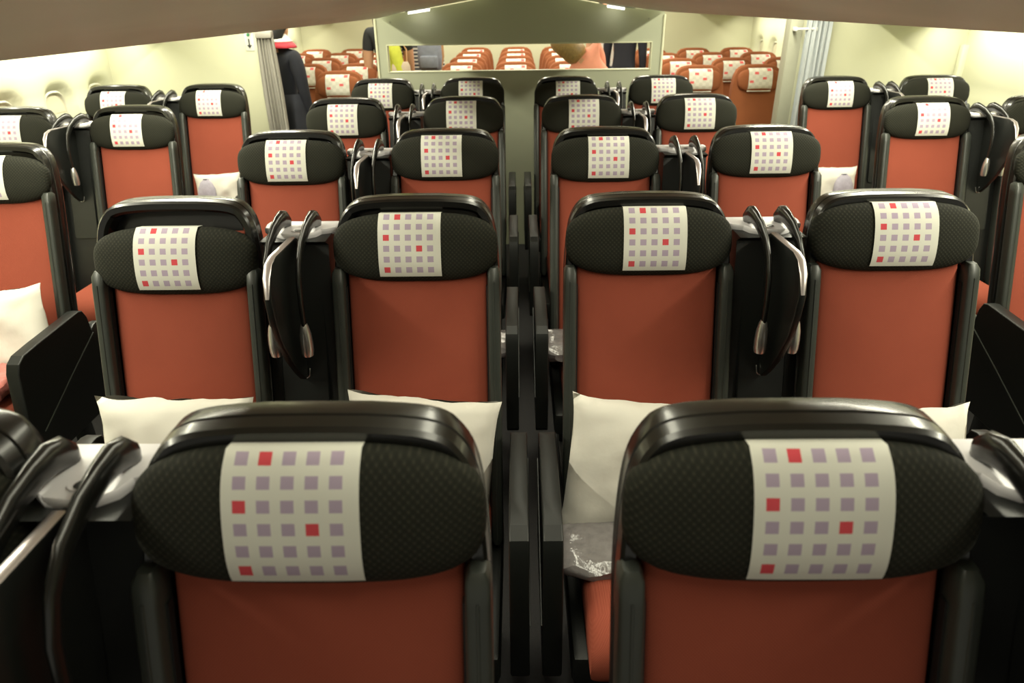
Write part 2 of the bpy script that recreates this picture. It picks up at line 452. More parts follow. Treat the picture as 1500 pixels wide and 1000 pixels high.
YA = {'a': 4.289, 'b': 3.319, 'c': 2.349}
SX = {'a': (-2.43, -1.858, 1.858, 2.437), 'b': (-2.42, -1.848, 1.872, 2.43), 'c': (None, -1.838, 1.85, None)}
srow = {'a': 'farthest row', 'b': 'middle row', 'c': 'nearest row'}
spos = ('by the left cabin wall', 'on the left aisle', 'on the right aisle', 'by the right cabin wall')
for k in 'abc':
    for j, x in enumerate(SX[k]):
        if x is None: continue
        SEAT[k, j] = place((-1, 1, -1, 1)[j], x, YA[k], f'black-shelled red seat of a side pair, {srow[k]}, {spos[j]}', -.008 if j < 2 else 0)
pc = make_console(); first = True
def place_console(x, y, label):
    global first
    o = pc if first else copy_tree(pc); first = False
    o.location = (x, y, 0); tag(o, label, 'console', 'consoles with reading lamps between the seats')
for k in range(1, 6):
    for s, a, b in (('left', 0, 1), ('right', 2, 3)):
        x = (XS[k][a]+XS[k][b])/2
        if k == 1: x = -.530 if s == 'left' else .553
        place_console(x, ROW(k), f'black lamp console with silver tray, {s} centre pair, {ord_[k]}')
for k in 'ab':
    for s, a, b in (('left', 0, 1), ('right', 2, 3)):
        place_console((SX[k][a]+SX[k][b])/2, YA[k], f'black console with two reading lamps in the {s} side pair, {srow[k]}')

# ------------------------------------------------------------------ soft things on the seats
def cushion(name, w, h, t, mat, loc, tilt, rz=0, ry=0, seed=0, label='', cat='pillow', group=None, corner=.06):
    """pillow: local x across, z up, y thickness; pinched corners"""
    mb = MB(); n = 22; rnd = random.Random(seed); off = Vector((seed*3.1, seed*1.7, 0))
    def pt(u, v, s):
        a, b = u*2-1, v*2-1
        e = (1-abs(a)**3.0)*(1-abs(b)**3.0); th = t/2*max(0, e)**.55
        pin = 1-corner*((abs(b)**2)*(1-abs(a)**4)); pin2 = 1-corner*((abs(a)**2)*(1-abs(b)**4))
        x = a*w/2*pin2**1; z = b*h/2*pin
        q = noise.noise(Vector((a*2.2, b*2.2, s))+off)*.010+noise.noise(Vector((a*5, b*5, s))+off)*.004
        return (x*(1-.06*abs(b)**2*(1-abs(a))), s*th+q*(1 if e > 0.02 else .6), z+q*.6)
    for s in (-1, 1): mb.grid(lambda u, v: pt(u, v, s), n, n)
    o = mb.build(name, mat, None, 80)
    bm = bmesh.new(); bm.from_mesh(o.data); bmesh.ops.remove_doubles(bm, verts=bm.verts, dist=.0022); bmesh.ops.recalc_face_normals(bm, faces=bm.faces); bm.to_mesh(o.data); bm.free()
    o.location = loc; o.rotation_mode = 'XYZ'; o.rotation_euler = (tilt, ry, rz)
    tag(o, label, cat, group); return o
G = 'white pillows on the seats'
cushion('pillow', .375, .34, .10, 'pillow', (-.845, 1.335, .668), -.25, 0, .02, 1, 'white pillow on the leftmost centre seat, second row from the camera', group=G)
cushion('pillow', .365, .34, .10, 'pillow', (-.268, 1.345, .660), -.25, 0, .10, 2, 'white pillow left of the centre armrests, second row from the camera', group=G)
cushion('pillow', .39, .36, .10, 'pillow', (.268, 1.325, .640), -.28, .0, .12, 3, 'white pillow right of the centre armrests, left edge showing, second row', group=G)
cushion('pillow', .38, .34, .10, 'pillow', (.862, 1.345, .610), -.25, 0, -.10, 4, 'white pillow on the rightmost centre seat, only its peaked corner showing', group=G)
cushion('pillow', .40, .33, .11, 'pillow', (-1.825, 2.10, .640), -.25, 0, -.12, 5, 'white pillow on the nearest left aisle seat at the photo edge', group=G)
cushion('pillow', .29, .30, .09, 'pillow', (-1.84, 4.09, .610), -.25, 0, -.05, 6, 'white pillow with a lavender pouch, farthest left aisle seat', group=G)
cushion('pillow', .28, .30, .09, 'pillow', (1.85, 4.09, .610), -.25, 0, .01, 7, 'white pillow with a lavender pouch, farthest right aisle seat', group=G)

def pouch(x, y, z, label):
    r = empty('amenity_pouch', (x, y, z)); mb = MB(); rings = []
    for h, a in ((0, .040), (.01, .052), (.05, .058), (.10, .052), (.135, .036), (.150, .020), (.158, .014)):
        rings.append([(cx*(1+.05*math.sin(5*i)), cy*.42, h) for i, (cx, cy) in enumerate(superell(a, a, 2.4, 20))])
    mb.loft(rings); mb.build('bag', 'pouch', r, 60)
    mb = MB(); mb.tube([(.016*math.cos(t), .007*math.sin(t), .152) for t in [2*PI*i/12 for i in range(13)]], .0032, 6); mb.build('drawstring', 'ink', r, 60)
    r.rotation_euler = (-.25, 0, 0); tag(r, label, 'pouch', 'lavender amenity pouches')
pouch(-1.885, 4.005, .585, 'lavender grey drawstring pouch leaning on the white pillow, left aisle')
pouch(1.885, 4.005, .575, 'lavender grey drawstring pouch leaning on the white pillow, right aisle')

def packet(x, y, z, w, d, h, mat, label, seed, rz=0):
    mb = MB(); rings = []; off = Vector((seed, seed*2, 0))
    for v in [i/8*2-1 for i in range(9)]:
        g = (1-abs(v)**4)**.3 if abs(v) < 1 else .3
        ring = []
        for px, py in superell(w/2, h/2, 4, 30):
            p = Vector((px*(.4+.6*g), v*d/2, py*(.25+.75*g)))
            p += Vector((noise.noise(p*28+off), noise.noise(p*28+off*2), noise.noise(p*28+off*3)))*.010; ring.append(p)
        rings.append(ring)
    mb.loft(rings); o = mb.build('wrapped_blanket', mat, None, 25); o.location = (x, y, z); o.rotation_euler = (0, 0, rz)
    tag(o, label, 'blanket', 'blankets in plastic wrap')
packet(-1.84, 1.90, .56, .34, .24, .08, 'blanket', 'red blanket in clear plastic below the pillow at the left edge', 1)
packet(.20, 1.19, .53, .30, .18, .04, 'plastic', 'blanket in clear plastic beside the centre armrests, second row', 2)
packet(.185, 2.18, .555, .32, .20, .06, 'plastic', 'blanket in clear plastic beside the centre armrests, third row', 3)
packet(-.20, 2.20, .55, .32, .20, .05, 'plastic', 'blanket in clear plastic left of the centre armrests, third row', 6)
packet(-1.80, 3.02, .575, .33, .22, .10, 'plastic', 'blanket in crumpled clear plastic on the middle left aisle seat', 4)
packet(1.83, 2.99, .575, .33, .22, .10, 'blanket', 'red blanket in clear plastic on the middle right aisle seat', 5)

# ------------------------------------------------------------------ setting
XL, XR, YP = -2.82, 2.97, 5.0
def slab(name, x0, x1, y0, y1, z0, z1, mat, b=0):
    mb = MB(); mb.box(x0, x1, y0, y1, z0, z1, b); return struct(mb.build(name, mat, None, 30 if b else 0))
slab('floor', XL-.4, XR+.4, -1.6, 9.8, -.06, 0, 'floor')
slab('ceiling', XL-.4, XR+.4, -1.6, 9.8, 2.2, 2.26, 'ceil')
slab('wall_aft', XL-.4, XR+.4, 9.62, 9.72, 0, 2.2, 'cream')
slab('wall_left_bulkhead', XL-.05, -1.765, YP, YP+.06, 0, 2.2, 'cream', .004)
slab('wall_right_bulkhead', 1.86, XR+.05, YP, YP+.06, 0, 2.2, 'cream', .004)
slab('trim_1', 1.775, 1.862, YP-.02, YP+.08, 0, 2.2, 'olive', .006)
slab('trim_2', XR-.04, XR+.02, YP-.05, YP-.001, 0, 1.365, 'cream', .012)
# left wall with recessed windows
WY = [1.09, 1.56, 2.03, 2.50, 2.97, 3.44, 3.91, 4.38, 4.84]
WZ = 1.0
def wall_depth(y, z):
    d = 0
    for c in WY+[5.8+.5*i for i in range(8)]:
        a = abs(y-c)/.135; b = (z-WZ)/.225
        if z < WZ: b = abs(z-WZ)/.20
        rr_ = (a**3.2+abs(b)**3.2)**(1/3.2)
        d = max(d, .058*(1-sm(.84, 1.22, rr_)))
        # scooped lead-in over the opening
        if z > 1.1: d = max(d, .022*math.exp(-(a*.9)**2)*(1-sm(1.16, 1.36, z)))
    return d
def curve(z): return .10*max(0, (z-1.0)/1.2)**2*0+.06*max(0, (.6-z)/.6)**2
def sidewall(name, X, s, y0, y1, wins):
    mb = MB(); ny = int((y1-y0)/.025); nz = 70
    def f(u, v):
        y = y0+(y1-y0)*u; z = v*1.7
        return (X+s*(wall_depth(y, z) if wins else 0)-s*curve(z), y, z)
    mb.grid(f, ny, nz); return struct(mb.build(name, 'cream', None, 40, solid=0))
sidewall('wall_left', XL, -1, -1.6, 9.62, True)
sidewall('wall_right', XR, 1, -1.6, 5.0, False)
sidewall('wall_right_aft', XR, 1, 5.06, 9.62, True)
def window(i, x, y, s, sh=.5):
    mb = MB()
    ring = [(yy, zz) for yy, zz in superell(.105, .185, 3.2, 28)]
    mb.loft([[(x+s*dx, y+yy*g, WZ+zz*g) for yy, zz in ring] for dx, g in ((-.006, 1.10), (-.012, 1.05), (-.006, 1.0), (.012, .98))], cap0=False, cap1=False)
    fr = struct(mb.build(f'window_{i}', 'sill', None, 50))
    mb = MB(); top = [p for p in ring if p[1] > .06]; top.sort(key=lambda p: -p[0])
    poly = [(x+s*.004, y+yy, WZ+zz) for yy, zz in top]
    mb.add(poly, [tuple(range(len(poly)))]); mb.build('window_shade', 'shade', fr, 0, solid=.004)
    mb = MB(); poly = [(x+s*.012, y+yy, WZ+zz) for yy, zz in ring]; mb.add(poly, [tuple(range(len(poly)))]); mb.build('pane', 'glass', fr, 0)
wi = 1
for y in WY: window(wi, XL-.054, y, -1); wi += 1
for i in range(8):
    window(wi, XL-.054, 5.8+.5*i, -1); wi += 1
    window(wi, XR+.054, 5.8+.5*i, 1); wi += 1

# centre partition with its long opening
def partition():
    x0, x1 = -.982, .948; sx0, sx1, sz0, sz1 = -.907, .868, 1.238, 1.400
    mb = MB(); t = .05
    # top edge follows the arch underside of the bins
    mb.box(x0, sx0, YP, YP+t, 0, sz0); mb.box(sx1, x1, YP, YP+t, 0, sz0); mb.box(sx0, sx1, YP, YP+t, 0, sz0)
    mb.box(x0, sx0, YP, YP+t, sz0, sz1); mb.box(sx1, x1, YP, YP+t, sz0, sz1)
    top = [(-.982, 1.565), (-.976, 1.582), (-.962, 1.590), (-.80, 1.600), (-.60, 1.625), (-.30, 1.670), (0, 1.70), (.36, 1.665), (.60, 1.622), (.80, 1.602), (.928, 1.598), (.942, 1.590), (.948, 1.57)]
    poly = [(x0, sz1)]+top+[(x1, sz1)]
    n = len(poly)
    mb.add([(x, YP, z) for x, z in poly]+[(x, YP+t, z) for x, z in poly], [tuple(range(n)), tuple(reversed(range(n, 2*n)))]+[(i, (i+1) % n, n+(i+1) % n, n+i) for i in range(n)])
    r = mb.build('wall_centre_partition', 'partition', None, 0); struct(r)
    mb = MB(); w = .007; y = YP-.006
    mb.box(sx0-w, sx1+w, y, YP+.002, sz1, sz1+w, .002); mb.box(sx0-w, sx1+w, y, YP+.002, sz0-w, sz0, .002)
    mb.box(sx0-w, sx0, y, YP+.002, sz0, sz1, .002); mb.box(sx1, sx1+w, y, YP+.002, sz0, sz1, .002)
    mb.build('opening_trim', 'cream', r, 30)
    mb = MB(); mb.box(x0-.004, x0+.012, YP-.006, YP+t+.006, 0, 1.565, .004); mb.build('edge_trim', 'cream', r, 30)
    mb = MB(); mb.box(x1-.012, x1+.004, YP-.006, YP+t+.006, 0, 1.57, .004); mb.build('edge_trim', 'cream', r, 30)
    for x in (-.875, .84):
        mb = MB(); mb.tube([(x, YP+.001, 1.545), (x, YP-.004, 1.545)], .006, 10); mb.build('stud', 'olive', r, 40)
partition()

# overhead bins: arched underside over the centre block
ARCH = [(0.02, 1.80), (.16, 1.76), (.24, 1.70), (.36, 1.668), (.60, 1.628), (.76, 1.608), (.90, 1.590), (.945, 1.586), (.965, 1.600), (1.02, 1.76), (.96, 2.02), (.60, 2.18), (.02, 2.18)]
ARCL = [(0.02, 1.80), (.16, 1.76), (.22, 1.70), (.30, 1.676), (.60, 1.628), (.76, 1.608), (.90, 1.578), (.945, 1.569), (.965, 1.585), (1.02, 1.76), (.96, 2.02), (.60, 2.18), (.02, 2.18)]
def centre_bin(s, y0, y1, label):
    r = empty('overhead_bin', (0, y0, 2.18)); prof = ARCL if s < 0 else ARCH
    n = 1; rings = []
    a = prof[:9]; b = prof[8:]
    mb = MB(); pts = []
    for i in range(len(a)-1):
        for k in range(4): t = k/4; pts.append((a[i][0]*(1-t)+a[i+1][0]*t, a[i][1]*(1-t)+a[i+1][1]*t))
    pts.append(a[-1])
    mb.loft([[(s*x, y-y0, z-2.18) for x, z in pts] for y in [y0+(y1-y0)*i/8 for i in range(9)]], closed=False)
    mb.build('underside', 'binm', r, 25)
    mb = MB(); full = b+[prof[0]]+[]
    mb.loft([[(s*x, y-y0, z-2.18) for x, z in b] for y in (y0, y1)], closed=False)
    mb.build('bin_door', 'ceil', r, 25)
    for y in (y0, y1):
        mb = MB(); mb.add([(s*x, y-y0, z-2.18) for x, z in prof], [tuple(range(len(prof)))]); mb.build('end_panel', 'partition', r, 0)
    tag(r, label, 'overhead bin', 'overhead bins')
centre_bin(-1, -1.2, 4.93, 'beige arched overhead bin above the left half of the centre seats')
centre_bin(1, -1.2, 4.93, 'beige arched overhead bin above the right half of the centre seats')
def outer_bin(s, y0, y1, zb, label):
    X = XL if s < 0 else XR
    r = empty('overhead_bin', (0, y0, 2.18)); L = y1-y0
    pr = [(2.30, zb), (2.22, zb+.03), (2.0, zb+.30), (2.05, 2.10), (abs(X)-.01, 2.17), (abs(X)-.01, zb)]
    mb = MB(); mb.loft([[(s*x, y, z-2.18) for x, z in pr] for y in (0, L)]); mb.build('bin_body', 'ceil', r, 25)
    mb = MB(); mb.box(min(s*2.03, s*2.07), max(s*2.03, s*2.07), L*.3, L*.3+.14, zb+.38-2.18, zb+.40-2.18, .004); mb.build('bin_latch', 'beige', r, 30)
    tag(r, label, 'overhead bin', 'overhead bins')
outer_bin(-1, -1.2, 4.95, 1.545, 'outboard overhead bin above the left window seats')
outer_bin(1, -1.2, 4.95, 1.555, 'outboard overhead bin above the right window seats')
outer_bin(-1, 5.2, 9.6, 1.50, 'outboard overhead bin of the aft cabin, left side')
outer_bin(1, 5.2, 9.6, 1.50, 'outboard overhead bin of the aft cabin, right side')

# glowing strips added in place of light through the gap above the partition
def strip(pts, label):
    r = empty('gap_glow', (pts[0][0], 4.90, pts[0][1])); x0, z0 = pts[0]
    mb = MB(); mb.loft([[(x-x0, -.02, z-z0-dz), (x-x0, .05, z-z0-dz), (x-x0, .05, z-z0), (x-x0, -.02, z-z0)] for x, z, dz in [(x, z, .014) for x, z in pts]]); mb.build('lens', 'lamp', r, 0)  # glowing bar added for the gap light, no real fixture
    mb = MB(); mb.loft([[(x-x0, -.03, z-z0), (x-x0, .06, z-z0), (x-x0, .06, z-z0+.006), (x-x0, -.03, z-z0+.006)] for x, z in pts]); mb.build('glow_backing', 'ceil', r, 0)
    tag(r, label, 'light', 'added strips standing in for gap glow')
strip([(-.735, 1.606), (-.60, 1.624)], 'added glow strip for gap light at top left of the partition')
strip([(.555, 1.630), (.66, 1.614)], 'added glow strip for gap light at top right of the partition')

# curtains at both aisle openings
def curtain(x0, x1, y, z0, z1, folds, mat, label, amp=.022, gather=True, lean=0):
    r = empty('curtain', ((x0+x1)/2, y, z0)); mb = MB(); xc = (x0+x1)/2; nu, nv = folds*10, 24
    def f(u, v):
        g = (.72+.28*min(1, (1-v)*3.5)**.5) if gather else 1
        a = amp*(.55+.45*(1-v)); ph = u*folds*2*PI+.6*math.sin(v*3)
        return ((u-.5)*(x1-x0)*g+lean*(1-v), math.sin(ph)*a+.006*math.sin(ph*2.3+v*4), v*(z1-z0))
    mb.grid(f, nu, nv); mb.build('cloth', mat, r, 60, solid=.003)
    mb = MB(); h = z1-z0
    mb.box(-(x1-x0)*.40, (x1-x0)*.40, -.03, .03, h-.045, h, .008); mb.build('header_band', mat, r, 30)
    for i in range(3):
        mb = MB(); mb.tube([((i-1)*.03, 0, h-.005), ((i-1)*.03, 0, h+.03)], .004, 8); mb.build('hook', 'beige', r, 30)
    tag(r, label, 'curtain', 'aisle curtains'); return r
curtain(-1.775, -1.640, YP-.06, .12, 1.505, 5, 'curtain', 'grey pleated curtain gathered at the left aisle opening', lean=.0)
curtain(1.865, 2.035, YP-.06, .12, 1.60, 5, 'curtain2', 'pale blue grey curtain gathered at the right aisle opening', gather=False)
def rail(x0, x1, z, label):
    r = empty('curtain_rail', (x0, YP-.06, z)); mb = MB(); mb.tube([(0, 0, 0), (x1-x0, 0, 0)], .008, 10); mb.build('rod', 'white', r, 40)
    for x in (0, x1-x0):
        mb = MB(); mb.box(x-.008, x+.008, -.01, .06, -.012, .012, .003); mb.build('bracket', 'white', r, 30)
    tag(r, label, 'rail', 'curtain rails')
rail(-1.80, -1.62, 1.540, 'white curtain rod over the left aisle curtain')
rail(1.80, 1.93, 1.472, 'white curtain rod over the right aisle curtain')
# small exit placard on the left bulkhead
def placard():
    r = empty('placard', (-1.835, YP+.001, 1.435)); mb = MB(); mb.box(-.030, .030, -.006, .0, -.055, .075, .003); mb.build('plate', 'sign', r, 30)
    mb = MB(); mb.tube([(0, -.006, .045), (0, -.009, .045)], .010, 12); mb.build('green_dot', 'green', r, 30)
    mb = MB(); mb.box(-.004, .004, -.009, -.005, -.02, .02); mb.add([(-.016, -.009, -.018), (.016, -.009, -.018), (0, -.009, -.04)], [(0, 1, 2)]); mb.build('arrow', 'ink', r, 0)
    tag(r, 'small white placard with a green dot and a down arrow on the left bulkhead', 'sign')
placard()

# ------------------------------------------------------------------ economy seats beyond
def make_econ():
    r = empty('economy_seat'); mb = MB(); rings = []
    half = [(.215, .42), (.218, .70), (.215, .92), (.208, 1.02), (.195, 1.09), (.172, 1.138), (.140, 1.162), (.09, 1.172), (.04, 1.174)]
    o = half+[(-x, z) for x, z in reversed(half)]
    Y = lambda z, d: -.16*(1.17-z)+d
    for g, d in ((.93, -.008), (.98, -.002), (1, .02), (1, .05), (.97, .075)): rings.append([(x*g, Y(z, d), .42+(z-.42)*(1-(1-g)*.25)) for x, z in o])
    mb.loft(rings); mb.build('backrest', 'econ', r, 50)
    mb = MB(); rings = []
    for i in range(13):
        v = max(-.999, min(.999, -math.cos(PI*i/12))); a = .172*(1-abs(v)**3.4)**(1/3); t = .040*(1-abs(v)**2.2)**(1/2.2)
        rings.append([(x, Y(1.06+v*.085, -.025)+y, 1.06+v*.085) for x, y in superell(max(a, .002), max(t, .001), 3.2, 28)])
    mb.loft(rings); h = mb.build('headrest', 'econ', r, 60)
    mb = MB()
    def f(u, v):
        vv = -1.08+2.08*v; w = .040*max(0, 1-min(1, abs(vv))**2.2)**(1/2.2) if vv > 0 else .040*max(.25, 1-min(1, abs(vv))**4)
        return ((u-.5)*.192, Y(1.06+vv*.085, -.025)-w-.004-(.0 if vv < .9 else -.006), 1.065+vv*.085)
    mb.grid(f, 8, 14, uv=True); mb.build('headrest_cover', 'ecloth', h, 60)
    mb = MB(); rings = [[(x, y, .43+z) for x, z in superell(.21, t, 5, 24)] for y, t in ((-.10, .04), (-.14, .06), (-.45, .06), (-.52, .05), (-.545, .02))]
    mb.loft(rings); mb.build('seat_cushion', 'econ', r, 50)
    for s in (-1, 1):
        mb = MB(); mb.prism_x([(-.06, .60), (-.08, .645), (-.40, .645), (-.43, .63), (-.43, .60)], s*.226-.011, s*.226+.011, .004); mb.box(s*.226-.010, s*.226+.010, -.14, -.08, .30, .61, .004)
        mb.build('armrest', 'beige', r, 35)
    mb = MB(); mb.box(-.2, .2, -.46, -.10, .31, .38, .01)
    for sx in (-.15, .15): mb.box(sx-.018, sx+.018, -.40, -.16, 0, .32, .006)
    mb.build('seat_base', 'black', r, 30)
    return r
pe = make_econ(); fe = True
def econ(x, y, label):
    global fe
    o = pe if fe else copy_tree(pe); fe = False; o.location = (x, y, 0); tag(o, label, 'seat', 'economy seats beyond the partition')
nth = ['front row', 'second row', 'third row', 'fourth row', 'fifth row']
for i in range(5):
    for j, x in enumerate((-2.44, -1.96, -1.48)):
        if i == 0 and j < 2: continue
        econ(x-(.04 if i > 1 else 0), 5.90+.765*i, f'orange economy seat left of the partition, {nth[i]} of its block, {("by wall", "middle", "on aisle")[j]}')
for i in range(4):
    for j, x in enumerate((-.535, -.05, .44)):
        econ(x, 6.62+.77*i, f'orange economy seat through the partition slot, {nth[i]} of its block, {("left", "middle", "right")[j]} column')
for i in range(4):
    for j, x in enumerate((1.46, 1.945, 2.43)):
        econ(x, 6.02+.765*i, f'orange economy seat right of the partition, {nth[i]} of its block, {("on aisle", "middle", "by wall")[j]}')

# ------------------------------------------------------------------ people
def person(label, loc, rz, cloth, h=1.70, lean=0, side=0, arms=((.05, 0), (.05, 0)), hair='hair', hairlen='short', extra=None, headnod=0):
    """faces -y before rotation; body is one skinned mesh, materials by body region"""
    root = empty('person', loc, rz); S_ = h/1.70
    V = []; R = []; E_ = []; REG = []
    up = Matrix.Translation((0, 0, .95)) @ Matrix.Rotation(side, 4, 'Y') @ Matrix.Rotation(lean, 4, 'X') @ Matrix.Translation((0, 0, -.95))
    hd = up @ Matrix.Translation((0, 0, 1.47)) @ Matrix.Rotation(headnod, 4, 'X') @ Matrix.Translation((0, 0, -1.47))
    def v(p, r, reg, T=None, par=None):
        q = Vector(p)
        if T is not None: q = T @ q
        V.append(q*S_); R.append(r if isinstance(r, tuple) else (r, r)); REG.append(reg)
        if par is not None: E_.append((par, len(V)-1))
        return len(V)-1
    pel = v((0, 0, .96), (.155, .115), 'pants')
    wa = v((0, 0, 1.10), (.130, .095), 'top', up, pel); ch = v((0, 0, 1.28), (.155, .105), 'top', up, wa); uc = v((0, 0, 1.385), (.125, .085), 'top', up, ch)
    nk = v((0, .0, 1.455), .052, 'skin', up, uc); jw = v((0, -.018, 1.525), (.062, .07), 'skin', hd, nk); hm = v((0, -.008, 1.595), (.076, .092), 'skin', hd, jw); cr = v((0, 0, 1.665), (.062, .075), 'skin', hd, hm)
    v((0, -.112, 1.585), .011, 'skin', hd, hm)
    for s in (-1, 1): v((s*.083, .005, 1.585), .014, 'skin', hd, hm)
    fingers = []
    for s, (ab, fw) in zip((-1, 1), arms):
        sh = Vector((s*.150, 0, 1.405)); A = Matrix.Translation(sh) @ Matrix.Rotation(-s*ab, 4, 'Y') @ Matrix.Rotation(-fw, 4, 'X')
        Bq = up @ A
        s0 = v(sh, .068, 'top', up, uc)
        e1 = v((s*.02, 0, -.15), .052, 'sleeve', Bq, s0); e2 = v((s*.025, 0, -.28), .043, 'fore', Bq, e1)
        w1 = v((s*.02, -.03, -.52), .028, 'fore' , Bq, e2); hnd = v((s*.02, -.04, -.60), (.034, .018), 'skin', Bq, w1)
        fingers.append((s, Bq))
    for s in (-1, 1):
        hp = v((s*.085, 0, .90), .095, 'pants', None, pel); kn = v((s*.095, -.01, .50), .062, 'pants', None, hp); an = v((s*.10, .01, .09), .042, 'shoe', None, kn); v((s*.105, -.14, .04), (.042, .034), 'shoe', None, an)
    nb = len(V)
    for s, Bq in fingers:
        for k, (dx, L) in enumerate(((-.022, .068), (-.007, .078), (.008, .073), (.022, .058))):
            a = v((s*.02+dx*.6, -.042, -.61), .009, 'skin', Bq); b = v((s*.02+dx, -.050, -.61-L*.6), .0085, 'skin', Bq, a); v((s*.02+dx, -.064, -.61-L), .0075, 'skin', Bq, b)
        a = v((s*.015, -.05, -.565), .010, 'skin', Bq); b = v((s*.005, -.082, -.60), .009, 'skin', Bq, a); v((s*.005, -.092, -.635), .008, 'skin', Bq, b)
    me = bpy.data.meshes.new('body'); me.from_pydata([p[:] for p in V], E_, []); tmp = bpy.data.objects.new('tmp', me); COL.objects.link(tmp)
    md = tmp.modifiers.new('Skin', 'SKIN'); md.use_smooth_shade = True; md.branch_smoothing = .6
    sv = me.skin_vertices[0].data
    for i, r_ in enumerate(R): sv[i].radius = (r_[0]*S_, r_[1]*S_); sv[i].use_root = (i == 0)
    heads = set(range(len(V)))-{b for a, b in E_}
    for i in heads: sv[i].use_root = True
    sd = tmp.modifiers.new('Sub', 'SUBSURF'); sd.levels = sd.render_levels = 2
    dg = bpy.context.evaluated_depsgraph_get(); bme = bpy.data.meshes.new_from_object(tmp.evaluated_get(dg)); bpy.data.objects.remove(tmp)
    bme.name = 'body'; regs = ['skin', 'top', 'sleeve', 'fore', 'pants', 'shoe']
    bme.materials.clear()
    for g in regs: bme.materials.append(M[cloth.get(g, {'skin': 'skin', 'sleeve': cloth['top'], 'fore': 'skin', 'shoe': 'shoe'}.get(g, cloth['top']))])
    segs = [(V[a], V[b], REG[b] if REG[a] != 'skin' or REG[b] == 'skin' else REG[b]) for a, b in E_]
    for p in bme.polygons:
        c = p.center; best = None
        for a, b, g in segs:
            ab = b-a; t = max(0, min(1, (c-a).dot(ab)/max(ab.length_squared, 1e-9))); d = (c-(a+ab*t)).length
            if g == 'skin' and t < .3: d += .012
            if best is None or d < best[0]: best = (d, g)
        p.material_index = regs.index(best[1]); p.use_smooth = True
    o = bpy.data.objects.new('body', bme); COL.objects.link(o); o.parent = root
    # hair cap
    mb = MB(); rings = []
    for i in range(9):
        t = i/8*PI*.62; z = math.cos(t); rad = math.sin(t)
        rings.append([hd @ Vector(((.094*rad+.003)*math.cos(q), .012+(.108*rad+.003)*math.sin(q)*(1 if math.sin(q) > 0 or z > .45 else .62), 1.612+.098*z-(.05*(1-z) if math.sin(q) > .2 else 0)))*S_ for q in [2*PI*k/24 for k in range(24)]])
    if hairlen == 'long':
        for L, g in ((.08, .95), (.13, .85), (.16, .6)):
            rings.append([hd @ Vector((.096*g*math.cos(q), .018+(.10*g)*math.sin(q)*(1 if math.sin(q) > 0 else .5), 1.58-L))*S_ for q in [2*PI*k/24 for k in range(24)]])
    mb.loft(rings); mb.build('hair', hair, root, 60)
    if hairlen == 'bun':
        mb = MB(); mb.tube([hd @ Vector((0, .10+d, 1.56))*S_ for d in (0, .02, .045, .06)], [.02, .035, .03, .01], 14); mb.build('hair_bun', hair, root, 60)
    for s in (-1, 1):
        mb = MB(); c = hd @ Vector((s*.032, -.090, 1.612))*S_; mb.tube([c+Vector((0, 0, d)) for d in (-.007, -.004, .004, .007)], [.003, .007, .007, .003], 10); mb.build('eye', 'eye', root, 60)
    mb = MB(); mb.tube([hd @ Vector((x, -.082, 1.535))*S_ for x in (-.022, 0, .022)], .004, 8); mb.build('mouth', 'scarf', root, 60)
    root['_s'] = S_; tag(root, label, 'person'); return root, up, S_
# cabin attendant behind the left curtain, turned away
r, up, s = person('person in a dark uniform with a red and white scarf, standing behind the left curtain', (-1.735, 5.27, 0), PI-.5, dict(top='navy', fore='navy', pants='navy', sleeve='navy'), 1.62, hair='hair', hairlen='bun', arms=((.01, .1), (.01, .1)), headnod=.1)
mb = MB()
for k, (z, a, b, m_) in enumerate(((1.375, .185, .125, 0),)):
    mb.loft([[(cx, cy*1.0+.004, zz) for cx, cy in superell(aa, bb, 2.3, 28)] for zz, aa, bb in ((1.385, .150, .100), (1.405, .135, .098), (1.430, .095, .082), (1.448, .070, .068))], cap0=False, cap1=False)
mb.build('scarf', 'scarf', r, 60, solid=.006)
mb = MB(); mb.loft([[(cx, cy+.004, zz) for cx, cy in superell(aa, bb, 2.3, 28)] for zz, aa, bb in ((1.425, .115, .094), (1.447, .082, .076), (1.472, .064, .064))], cap0=False, cap1=False); mb.build('collar', 'white', r, 60, solid=.006)
mb = MB(); mb.loft([[(cx, cy, zz) for cx, cy in superell(aa, bb, 2.4, 28)] for zz, aa, bb in ((.52, .20, .15), (.80, .195, .145), (.98, .17, .125), (1.08, .145, .108))], cap0=False, cap1=False); mb.build('skirt', 'navy', r, 60, solid=.006)
person('person in a charcoal t-shirt, only an arm showing beside the partition edge', (-1.195, 6.64, 0), PI, dict(top='tee', pants='jeans'), 1.74, hair='brownhair', arms=((.0, .3), (.03, .05)))
r, up, s = person('person in a lime green jacket seen through the left end of the slot', (-1.10, 6.18, 0), PI*.6, dict(top='lime', fore='lime', pants='jeans'), 1.68, hair='brownhair', arms=((.15, .2), (.15, .3)))
person('person in a navy and white striped top wearing a denim backpack, in the slot', (-1.0, 7.22, 0), PI, dict(top='stripe', fore='stripe', pants='jeans'), 1.70, hair='hair', arms=((.12, .1), (.12, .1)))
mb = MB(); bp = empty('backpack', (-.855, 6.93, 1.08)); rings = []
for z, a, b in ((0, .08, .05), (.03, .105, .075), (.12, .115, .085), (.22, .11, .08), (.29, .09, .06), (.32, .05, .03)): rings.append([(x, y, z) for x, y in superell(a, b, 2.8, 24)])
mb.loft(rings); mb.build('bag', 'denim', bp, 60)
mb = MB(); mb.box(-.085, .085, -.115, -.06, .03, .14, .02); mb.build('front_pocket', 'denim', bp, 40)
for sx in (-1, 1):
    mb = MB(); mb.tube([(sx*.09, .05, .02), (sx*.11, .10, .12), (sx*.10, .14, .26), (sx*.09, .06, .31)], [(.016, .004)]*4, 8); mb.build('strap', 'tan', bp, 50)
